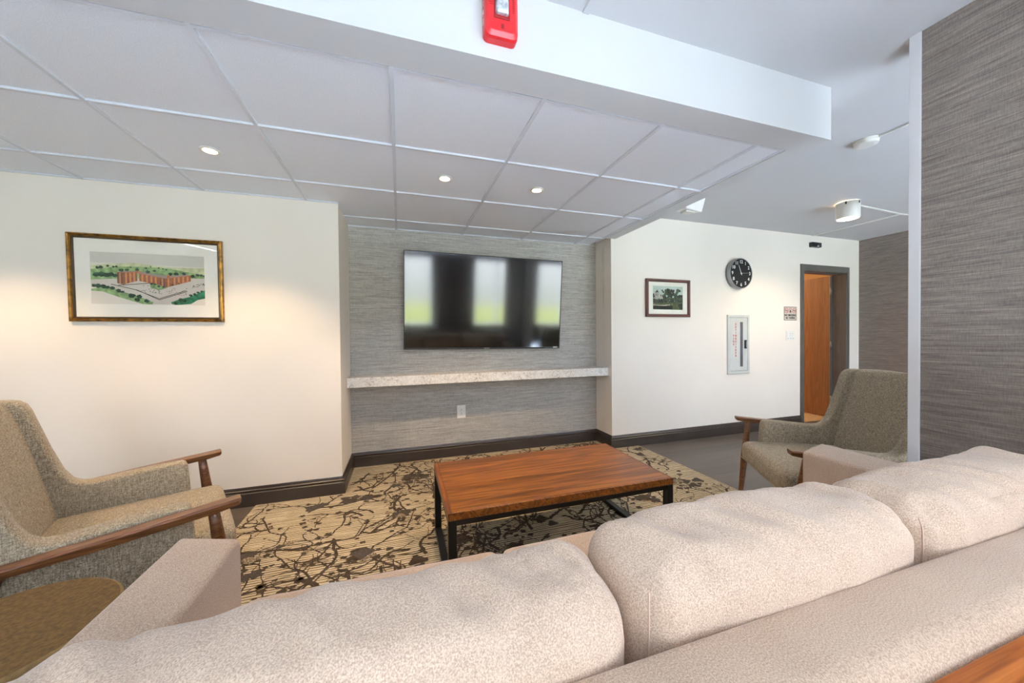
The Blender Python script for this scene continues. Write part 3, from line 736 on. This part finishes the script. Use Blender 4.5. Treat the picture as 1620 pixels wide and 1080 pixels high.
for i, ch in enumerate('FIRE'):
    vs, fs = text_mesh(ch, .026, .0004, 'CENTER', .0008)
    # on the left flank, facing -X, upright
    mtx = Matrix.Translation((-.0615, -.014, .055 - i * .032)) @ Matrix(((0, 0, -1, 0), (-1, 0, 0, 0), (0, 1, 0, 0), (0, 0, 0, 1)))
    tx.add(vs, fs, 0, False, mtx)
tx.build('lettering', 'white', fa)['label'] = 'white letters on the red flank'

# ------------------------------------------------------------------ ceiling things
for i, (x, y, lab) in enumerate(((-.941, 2.268, 'small round recessed downlight over the gold framed drawing'), (.285, 2.246, 'small round recessed downlight nearest above the television centre, left of a pair'),
                                 (.907, 2.246, 'small round recessed downlight at the right of the ceiling pair'), (-2.16, 2.268, 'small round recessed downlight outside the left edge'))):
    if i == 1: lab = 'small round recessed downlight, middle one of three in the tile ceiling'
    if i == 2: lab = 'small round recessed downlight, rightmost of three in the tile ceiling'
    d = thing('downlight', lab, 'downlight', (x, y, ZT + .004), 0, 'recessed downlights in the tile ceiling')
    MB().lathe([(.030, .004), (.044, .002), (.045, -.003), (.041, -.006), (.031, -.004), (.030, .004)], 32).build('trim_ring', 'whiteshade', d)
    MB().lathe([(.031, .003), (.031, -.0025), (.0, -.0028)], 32).build('lamp_face', 'bulb', d)
    ld = bpy.data.lights.new('downlight_beam', 'SPOT'); ld.energy = 37; ld.color = (1.0, .69, .38); ld.spot_size = math.radians(100); ld.spot_blend = .55; ld.shadow_soft_size = .03
    lo = bpy.data.objects.new('downlight_beam', ld); C.objects.link(lo); lo.parent = d; lo.location = (0, 0, -.012)

cl = thing('ceiling_light', 'white cylinder ceiling light glowing in the corridor', 'ceiling light', (4.125, 2.25, ZC))
MB().lathe([(.080, -.156), (.082, -.158), (.086, -.158), (.088, -.150), (.088, -.007), (.082, -.006), (.080, -.007), (.080, -.156)], 40, cap=False).build('shade', 'whiteshade', cl)
MB().lathe([(.081, -.152), (.081, -.1555), (.0, -.1560)], 40).build('lamp_face', 'bulb', cl)
MB().lathe([(.035, -.0005), (.035, -.03), (.02, -.04), (.02, -.15)], 24).build('canopy', 'blackmetal', cl)
for a in (200, 270, 340, 80):
    q = math.radians(a); MB().box((-.006, -.002, -.03), (.006, .004, -.006)).build('clip', 'blackmetal', cl, loc=(.089 * math.cos(q), .089 * math.sin(q), -.004)).rotation_euler = (0, 0, q + PI / 2)
ld = bpy.data.lights.new('corridor_beam', 'SPOT'); ld.energy = 45; ld.color = (1.0, .78, .52); ld.spot_size = math.radians(150); ld.spot_blend = .7; ld.shadow_soft_size = .07
lo = bpy.data.objects.new('corridor_beam', ld); C.objects.link(lo); lo.parent = cl; lo.location = (0, 0, -.165)
ld = bpy.data.lights.new('upglow', 'POINT'); ld.energy = 1.3; ld.color = (1.0, .72, .45); ld.shadow_soft_size = .002
lo = bpy.data.objects.new('upglow', ld); C.objects.link(lo); lo.parent = cl; lo.location = (0, 0, -.02); lo.location = (0, .045, -.0045)

# added ceiling lights, out of view, warming the sofa and brightening the clock wall
for x, y in ((.1, -.75), (1.5, -.6), (4.1, .1), (4.1, -1.7)):
    c2 = thing('ceiling_light', 'added white cylinder ceiling light, out of view behind the viewpoint or the wall end', 'ceiling light', (x, y, ZC), 0, 'added ceiling lights out of view')
    MB().lathe([(.080, -.156), (.082, -.158), (.086, -.158), (.088, -.150), (.088, -.001), (.080, -.001), (.080, -.156)], 40, cap=False).build('shade', 'whiteshade', c2)
    MB().lathe([(.0795, -.152), (.0795, -.1555), (.0, -.1560)], 40).build('lamp_face', 'bulb', c2)
    ld = bpy.data.lights.new('added_room_beam', 'SPOT'); ld.energy = 12 if x < 3 else 18; ld.color = (1.0, .74, .48) if x < 3 else (1.0, .86, .70); ld.spot_size = math.radians(120 if x < 3 else 155); ld.spot_blend = .8; ld.shadow_soft_size = .07
    lo = bpy.data.objects.new('added_room_beam', ld); C.objects.link(lo); lo.parent = c2; lo.location = (0, 0, -.165)

sd = thing('smoke_detector', 'round white smoke detector on the ceiling near the grasscloth wall end', 'smoke detector', (2.925, 1.497, ZC))
MB().lathe([(.060, -.0005), (.061, -.022), (.060, -.028), (.056, -.031), (.030, -.0325), (.0, -.033)], 36).build('cover', 'white', sd)
MB().lathe([(.064, -.0003), (.064, -.008), (.06, -.009)], 36).build('mounting_ring', 'white', sd)
def raceway(name, pts, label, w=.016, h=.011):
    mb = MB()
    for p, q in zip(pts, pts[1:]):
        a, b = Vector(p), Vector(q); d = (b - a).normalized(); n = Vector((-d.y, d.x)) * w / 2
        mb.prism([(a.x - n.x, a.y - n.y), (b.x - n.x, b.y - n.y), (b.x + n.x, b.y + n.y), (a.x + n.x, a.y + n.y)], 'z', ZC - .0003, ZC - h)
    tag(mb.build(name, 'white', None, 0.001), label, 'cable raceway', 'surface cable raceways on the corridor ceiling')
raceway('cable_raceway', [(2.93, 1.435), (2.92, 0.95)], 'thin white cable raceway running from the smoke detector')
raceway('cable_raceway', [(4.21, 2.255), (5.06, 2.30), (5.5, 2.27)], 'thin white cable raceway beside the cylinder ceiling light')
raceway('cable_raceway', [(5.06, 2.31), (5.05, YR - .002)], 'thin white cable raceway crossing the ceiling to the wall above the doorway')

ms = thing('motion_sensor', 'small white box on the ceiling beside the soffit edge', 'sensor', (2.565, 2.55, ZC))
q = [(-.135, 0, -.0005), (.135, 0, -.0005), (.09, 0, -.135), (-.09, 0, -.115)]
vs = q + [(-.12, .14, -.0005), (.12, .14, -.0005), (.06, .13, -.12), (-.08, .13, -.105)]
MB().add(vs, [(0, 3, 2, 1), (4, 5, 6, 7), (0, 1, 5, 4), (1, 2, 6, 5), (2, 3, 7, 6), (3, 0, 4, 7)]).build('housing', 'white', ms, 0.006)
MB().box((-.06, .03, -.135), (.04, .10, -.118)).build('lens', plain('translucent_white', (200, 198, 190), .3, .5), ms, 0.004)

# linear led fixture on the upper ceiling at the left (mirrored in the picture glass)
lf_ = thing('linear_light', 'long slim ceiling light at the left of the room', 'ceiling light', (-2.86, -.4, ZC), math.radians(20))
MB().box((-.03, -.55, -.045), (.03, .55, -.0005)).build('channel', 'whiteshade', lf_, 0.002)
MB().box((-.022, -.54, -.048), (.022, .54, -.044)).build('diffuser', 'led', lf_)

# ------------------------------------------------------------------ coffee table
TX0, TX1, TY0, TY1, TZ = .188, 1.372, 1.507, 2.152, .404
tb = thing('coffee_table', 'low walnut coffee table with black metal frame on the patterned carpet', 'coffee table', ((TX0 + TX1) / 2, (TY0 + TY1) / 2, 0.0065))
hx, hy = (TX1 - TX0) / 2, (TY1 - TY0) / 2; tz = TZ - .0065
MB().box((-hx + .02, -hy + .012, tz - .030), (hx - .012, hy - .012, tz)).build('tabletop', 'table', tb, 0.001)
eb = MB()
eb.box((-hx, -hy, tz - .034), (-hx + .0195, hy, tz - .0004)); eb.box((hx - .0115, -hy, tz - .034), (hx, hy, tz - .0004))
eb.box((-hx + .02, -hy, tz - .034), (hx - .012, -hy + .0115, tz - .0004)); eb.box((-hx + .02, hy - .0115, tz - .034), (hx - .012, hy, tz - .0004))
eb.build('edge_band', 'tableedge', tb, 0.0015)
lw = .036
for sx in (-1, 1):
    for sy in (-1, 1):
        x0 = sx * (hx - .001); y0 = sy * (hy - .001)
        MB().box((x0, y0, .0), (x0 - sx * lw, y0 - sy * lw, tz - .0345)).build('leg', 'blackmetal', tb, 0.001)
    MB().box((sx * (hx - .001), -hy + lw, 0), (sx * (hx - .001) - sx * lw, hy - lw, .024)).build('floor_rail', 'blackmetal', tb, 0.001)
    MB().box((sx * (hx - .002), -hy + lw, tz - .058), (sx * (hx - .002) - sx * .03, hy - lw, tz - .0345)).build('top_rail', 'blackmetal', tb, 0.001)
for sy in (-1, 1): MB().box((-hx + lw, sy * (hy - .002), tz - .058), (hx - lw, sy * (hy - .002) - sy * .03, tz - .0345)).build('top_rail', 'blackmetal', tb, 0.001)

# ------------------------------------------------------------------ sofa
SX0, SX1, SY0, SY1 = -.561, 1.920, .283, 1.143
AZ, AW, BZ, BY = .635, .138, .700, .425
sf = thing('sofa', 'long taupe chenille three seat sofa seen from behind', 'sofa', ((SX0 + SX1) / 2, (SY0 + SY1) / 2, 0))
ox, oy = sf.location.x, sf.location.y
def loc_prism_y(poly, y0, y1): return MB().prism(poly, 'y', y0 - oy, y1 - oy)
# arms: outline in x-z, rounded on top and pitched slightly inward
def arm_outline(s):
    pts = []
    w = AW
    raw = [(0, .10), (0, AZ - .012)]
    for k in range(5): a = math.radians(180 - 90 * k / 4); raw.append((.012 + .012 * math.cos(a), AZ - .012 + .012 * math.sin(a)))
    for k in range(7): a = math.radians(82 - 82 * k / 6); raw.append((w - .016 + .016 * math.cos(a), AZ - .038 + .016 * math.sin(a)))
    raw += [(w, .10)]
    return raw
for s in (0, 1):
    raw = arm_outline(s)
    poly = [((SX0 + a) if s == 0 else (SX1 - a), z) for a, z in raw]
    poly = [(x - ox, z) for x, z in poly]
    am = MB().prism(poly, 'y', SY0 + .14 - oy, SY1 - oy, 0, None, True)
    o = am.build('arm', 'sofa', sf, 0.008, 3)
    for p in o.data.polygons: p.use_smooth = True
# back
ro = [(BY, .10), (BY, BZ - .02)]
for k in range(6): a = math.radians(90 * k / 5); ro.append((BY - .02 + .02 * math.cos(a), BZ - .02 + .02 * math.sin(a)))
for k in range(8): a = math.radians(90 + 90 * k / 7); ro.append((SY0 + .045 + .045 * math.cos(a), BZ - .045 + .045 * math.sin(a)))
ro.append((SY0, .10))
bk = MB().prism([(y - oy, z) for y, z in ro], 'x', SX0 - ox, SX1 - ox, 0, None, True); o = bk.build('back', 'sofa', sf, 0.008, 3)
for p in o.data.polygons: p.use_smooth = True
MB().box((SX0 + AW - ox, BY - oy, .10), (SX1 - AW - ox, SY1 - .02 - oy, .285)).build('seat_base', 'sofa', sf, 0.01)
for x in (SX0 + .08, SX1 - .08):
    for y in (SY0 + .08, SY1 - .08): MB().loft([[(x - ox + c * r, y - oy + d * r, z) for c, d in ((-1, -1), (1, -1), (1, 1), (-1, 1))] for z, r in ((0.0065, .018), (.11, .026))], 0, False).build('leg', 'chairwood', sf)
CW = (SX1 - AW - SX0 - AW) / 3
clab = [('left', 'nearest the round side table'), ('middle', 'in the middle of the sofa'), ('right', 'nearest the grasscloth wall')]
for i in range(3):
    cx = SX0 + AW + CW * (i + .5)
    s = soft_box((CW - .006, SY1 - BY + .012, .155), .035, 18, (0, .006, .012), 0, (.003, 5, i * 7.0))
    tag(s.build('seat_cushion', 'sofa', None, loc=(cx, (SY1 + BY) / 2 + .008, .287 + .0785)), 'flat taupe sofa seat cushion ' + clab[i][1], 'cushion', 'sofa seat cushions')
def wrinkle(seed):
    def f(p, q):
        top = max(0, p[2]) ** 2; edge = abs(p[0])
        a = mn.noise(Vector((q.x * 19 + q.y * 16 + seed, q.y * 5, q.z * 5 + seed))) * .0105
        b = mn.noise(Vector((q.x * 5 + seed * 2, q.y * 9, q.z * 4))) * .010
        e = mn.noise(Vector((q.x * 26 + seed, q.y * 16 + q.x * 9, q.z * 9))) * .0095 * edge
        fold = 1 - abs(mn.noise(Vector(((q.x + .55 * q.y) * 15 + seed, q.y * 3 - q.x * 2, seed)))) * 2.2
        fold = max(0, fold) ** 3 * .0075 * max(0, min(1, (edge - .25) * 2))
        a -= fold
        return Vector((0, (a + b) * .4 * p[1], (a * 1.1 + b) * top + e * top)) + Vector((b * .6 * p[0], 0, 0))
    return f
CB = [SX0 + AW + .002, .338, 1.046, SX1 - AW - .002]
for i in range(3):
    cx = (CB[i] + CB[i + 1]) / 2; cw = CB[i + 1] - CB[i] - .004
    hh_ = (.322, .345, .345)[i]
    wf = wrinkle(11.3 * i + 2)
    if i == 0:       # the end cushion flops over the sofa arm
        def wf(p, q, w0=wrinkle(2)):
            t = min(1, max(0, (q.z - .015) / .07)); t = t * t * (3 - 2 * t)
            return w0(p, q) + Vector((-.062 * t * max(0, -p[0]) ** 2, 0, -.012 * t * max(0, -p[0]) ** 3))
    s = soft_box((cw, .215, hh_), .062, 64, (.004, .012, .008), .06, (.004, 4.5, 3.1 * i), wf)
    o = s.build('back_cushion', 'cushion', None, loc=(cx, BY + .114, .4475 + hh_ / 2)); o.rotation_euler = (math.radians(3), 0, 0)
    tag(o, 'plump pale taupe sofa back cushion ' + clab[i][1], 'cushion', 'loose back cushions of the sofa')
    for sx in (-1, 1):
        loop = [s.func((sx, sy, t)) * 1.0 for sy, seq in ((-1, s.ts),) for t in seq]
        pts = [Vector((p.x * 1.0, p.y - .0005, p.z)) for p in loop]
        MB().tube(pts[1:-1], .0016, 6).build('seam', 'seam', o)

# console table behind the sofa
cn = thing('console_table', 'orange-brown wooden console top behind the sofa back', 'table', (1.05, .115, 0))
MB().box((-1.0, -.155, .646), (1.0, .1665, .676)).build('top', 'console', cn, 0.002)
for x in (-.95, .95):
    for y in (-.12, .12): MB().box((x - .02, y - .02, .0065), (x + .02, y + .02, .646)).build('leg', 'blackmetal', cn)

# small drum table at the left
dt = thing('side_table', 'small round olive-brown side table between left armchair and sofa', 'side table', (-.868, 1.092, 0.0062))
MB().lathe([(.19, .4965), (.1945, .494), (.195, .485), (.192, .470)], 56).build('rim', 'drumrim', dt)
MB().lathe([(.10, .49), (.188, .4972), (.0, .4985)], 56, 0, None, False).build('top', 'drum', dt)
MB().lathe([(.15, 0.0005), (.155, .01), (.165, .2), (.188, .47)], 56).build('base', 'drum', dt)

# ------------------------------------------------------------------ armchairs
def make_chair(label):
    t = thing('armchair', label, 'armchair', (0, 0, 0), 0, 'tweed armchairs with wooden arms')
    # seat: deep front roll
    s = soft_box((.565, .615, .135), .042, 18, (.004, .0, .012), 0, (.002, 5, 1.0))
    st = s.build('seat', 'tweed', t, loc=(-.282, 0, .3525)); st.rotation_euler = (0, math.radians(1.0), 0)
    sm = MB(); sm.tube([(.2835, y, -.045) for y in [-.29 + .58 * k / 10 for k in range(11)]], .003, 6); sm.build('piping', 'tweed', st)
    # inner back panel, gently curved across
    rings = []
    N = 14
    prof = [(-.515, .385), (-.528, .45), (-.552, .56), (-.580, .69), (-.606, .80), (-.628, .875), (-.640, .905), (-.655, .921), (-.675, .925), (-.695, .915), (-.703, .89), (-.690, .80), (-.655, .62), (-.61, .42), (-.60, .385)]
    vs = []; fs = []
    for k in range(N + 1):
        y = -.272 + .544 * k / N; u = (y / .272)
        for (x, z) in prof:
            front = 1 if x > -.66 else 0
            vs.append((x - .018 * (1 - u * u) * front + .012 * (1 - u * u) * (z > .5) * front, y, z + .010 * (1 - u * u) * (z > .86)))
    n = len(prof)
    for k in range(N):
        for j in range(n):
            j2 = (j + 1) % n; fs.append((k * n + j, k * n + j2, (k + 1) * n + j2, (k + 1) * n + j))
    fs.append(tuple(range(n))); fs.append(tuple(N * n + j for j in range(n))[::-1])
    MB().add(vs, fs, 0, True).build('backrest', 'tweed', t)
    # wings: from the back top sweeping down into the arm pads
    out = [(-.117, .285), (-.120, .40), (-.126, .50), (-.129, .532), (-.136, .548), (-.150, .556), (-.22, .556), (-.30, .553), (-.38, .547), (-.43, .544), (-.462, .549), (-.487, .565), (-.512, .607), (-.545, .707), (-.578, .824), (-.591, .872), (-.602, .897), (-.620, .913), (-.645, .920)]
    bk = [(-.675, .922), (-.697, .910), (-.704, .885), (-.690, .80), (-.655, .62), (-.61, .42), (-.585, .285)]
    poly = out + bk
    for sgn in (-1, 1):
        yi, yo = .272, .352
        r = .012
        def inset(pl, d):
            res = []; m = len(pl)
            for i in range(m):
                a, b, c = Vector(pl[i - 1]), Vector(pl[i]), Vector(pl[(i + 1) % m])
                n1 = Vector((-(b - a).y, (b - a).x)).normalized(); n2 = Vector((-(c - b).y, (c - b).x)).normalized()
                nn = (n1 + n2); nn = nn / max(.6, nn.length_squared / 2) / 1.0 if nn.length else n1
                q = b + nn.normalized() * d; res.append((q.x, q.y))
            return res
        rings = []
        for dy, d in ((yi, r), (yi + .003, r * .45), (yi + .010, 0), (yo - .010, 0), (yo - .003, r * .45), (yo, r)):
            rings.append([(x, sgn * dy, z) for x, z in inset(poly, d)])
        if sgn > 0: rings = [rr[::-1] for rr in rings]
        mb = MB().loft(rings, 0, True); wg = mb.build('wing_panel', 'tweed', t)
    # wooden arms, front and rear legs
    for sgn in (-1, 1):
        y = sgn * .388; am = MB(); rings = []
        for x, wdt, hh in ((.004, .025, .020), (-.002, .028, .026), (-.05, .029, .031), (-.30, .028, .031), (-.55, .024, .028), (-.63, .018, .022)):
            zt = .562 + .069 * x; c = .006
            yy = y - sgn * max(0, -x - .3) * .05
            sec = [(-wdt, zt - c), (-wdt + c, zt), (wdt - c, zt), (wdt, zt - c), (wdt * .7, zt - hh), (-wdt * .7, zt - hh)]
            rings.append([(x, yy + a, z) for a, z in sec])
        am.loft(rings, 0, False)
        for f in am.f: f.reverse()
        am.build('armrest', 'chairwood', t, 0.0015)
        def leg(p0, p1, r0, r1, mid):
            mb = MB(); rr = []
            for k in range(9):
                f = k / 8; p = Vector(p0).lerp(Vector(p1), f)
                r = r0 + (mid - r0) * min(1, f / .45) if f < .45 else mid + (r1 - mid) * (f - .45) / .55
                rr.append([(p.x + r * math.cos(2 * PI * j / 12) * 1.1, p.y + r * .85 * math.sin(2 * PI * j / 12), p.z) for j in range(12)])
            mb.loft(rr[::-1], 0, True); return mb
        lg1 = leg((-.074, sgn * .386, .535), (-.014, sgn * .352, .012), .015, .0125, .022).build('leg', 'chairwood', t)
        MB().lathe([(.014, 0), (.014, .012)], 12, 0, Matrix.Translation((-.014, sgn * .352, 0))).build('glide', 'metal', lg1)
        lg2 = leg((-.53, sgn * .376, .51), (-.70, sgn * .34, .012), .015, .0125, .021).build('leg', 'chairwood', t)
        MB().lathe([(.014, 0), (.014, .012)], 12, 0, Matrix.Translation((-.70, sgn * .34, 0))).build('glide', 'metal', lg2)
    MB().box((-.56, -.30, .268), (-.03, .30, .284)).build('seat_rail', 'chairwood', t, 0.003)
    return t
def dup(o, parent=None):
    c = o.copy(); C.objects.link(c)
    if parent: c.parent = parent
    for ch in list(o.children): dup(ch, c)
    return c
ch1 = make_chair('tan tweed armchair at the left, in front of the cream wall below the drawing')
ch2 = dup(ch1); ch2['label'] = 'tan tweed armchair at the right, facing left beside the sofa arm and doorway'
ch1.location = (-.753, 1.92, 0.0066); ch1.rotation_euler = (0, 0, .454)
ch2.location = (2.104, 1.60, 0.0066); ch2.rotation_euler = (0, 0, 2.567)

# ------------------------------------------------------------------ daylight and room light
wd = bpy.data.worlds.new('sky'); SC.world = wd; wd.use_nodes = True
nt = wd.node_tree; nt.nodes.clear()
o = nt.nodes.new('ShaderNodeOutputWorld'); b = nt.nodes.new('ShaderNodeBackground')
tc = nt.nodes.new('ShaderNodeTexCoord'); sp = nt.nodes.new('ShaderNodeSeparateXYZ'); rp = nt.nodes.new('ShaderNodeValToRGB')
nt.links.new(tc.outputs['Generated'], sp.inputs[0])
mr = nt.nodes.new('ShaderNodeMapRange'); mr.inputs[1].default_value = -1; mr.inputs[2].default_value = 1
nt.links.new(sp.outputs['Z'], mr.inputs[0]); nt.links.new(mr.outputs[0], rp.inputs['Fac'])
STOPS = [(0.0, (.80, .95, 1.18)), (.40, (.80, .95, 1.18)), (.43, (.42, .50, .20)), (.464, (.52, .60, .26)), (.472, (.44, .48, .46)), (.53, (.62, .67, .70)), (.66, (.42, .47, .54)), (.85, (.18, .23, .30))]
while len(rp.color_ramp.elements) < len(STOPS): rp.color_ramp.elements.new(.5)
for e, (p, c) in zip(rp.color_ramp.elements, STOPS): e.position = p; e.color = (c[0], c[1], c[2], 1)
nt.links.new(rp.outputs['Color'], b.inputs['Color']); b.inputs['Strength'].default_value = 8.5
nt.links.new(b.outputs[0], o.inputs['Surface'])
for i, (a, bb) in enumerate(WIN):
    ld = bpy.data.lights.new('window_portal', 'AREA'); ld.shape = 'RECTANGLE'; ld.size = bb - a; ld.size_y = WZ1 - WZ0; ld.cycles.is_portal = True
    lo = bpy.data.objects.new('window_portal', ld); C.objects.link(lo); lo.location = ((a + bb) / 2, YB - .13, (WZ0 + WZ1) / 2); lo.rotation_euler = (PI / 2, 0, 0)
ld = bpy.data.lights.new('sun', 'SUN'); ld.energy = 125; ld.angle = math.radians(1); ld.color = (.86, .95, 1.08)
lo = bpy.data.objects.new('sun', ld); C.objects.link(lo); lo.location = (0, -12, 10); lo.rotation_euler = (math.radians(46), 0, math.radians(-8))
ld = bpy.data.lights.new('neighbour_lamp', 'POINT'); ld.energy = 42; ld.color = (1, .72, .42); ld.shadow_soft_size = .1
lo = bpy.data.objects.new('neighbour_lamp', ld); C.objects.link(lo); lo.location = (5.2, 4.9, 2.2)

SC.cycles.diffuse_bounces = 8; SC.cycles.max_bounces = 14
SC.view_settings.view_transform = 'Standard'; SC.view_settings.look = 'None'; SC.view_settings.gamma = 1; SC.view_settings.use_curve_mapping = False
SC.view_settings.exposure = 0.82
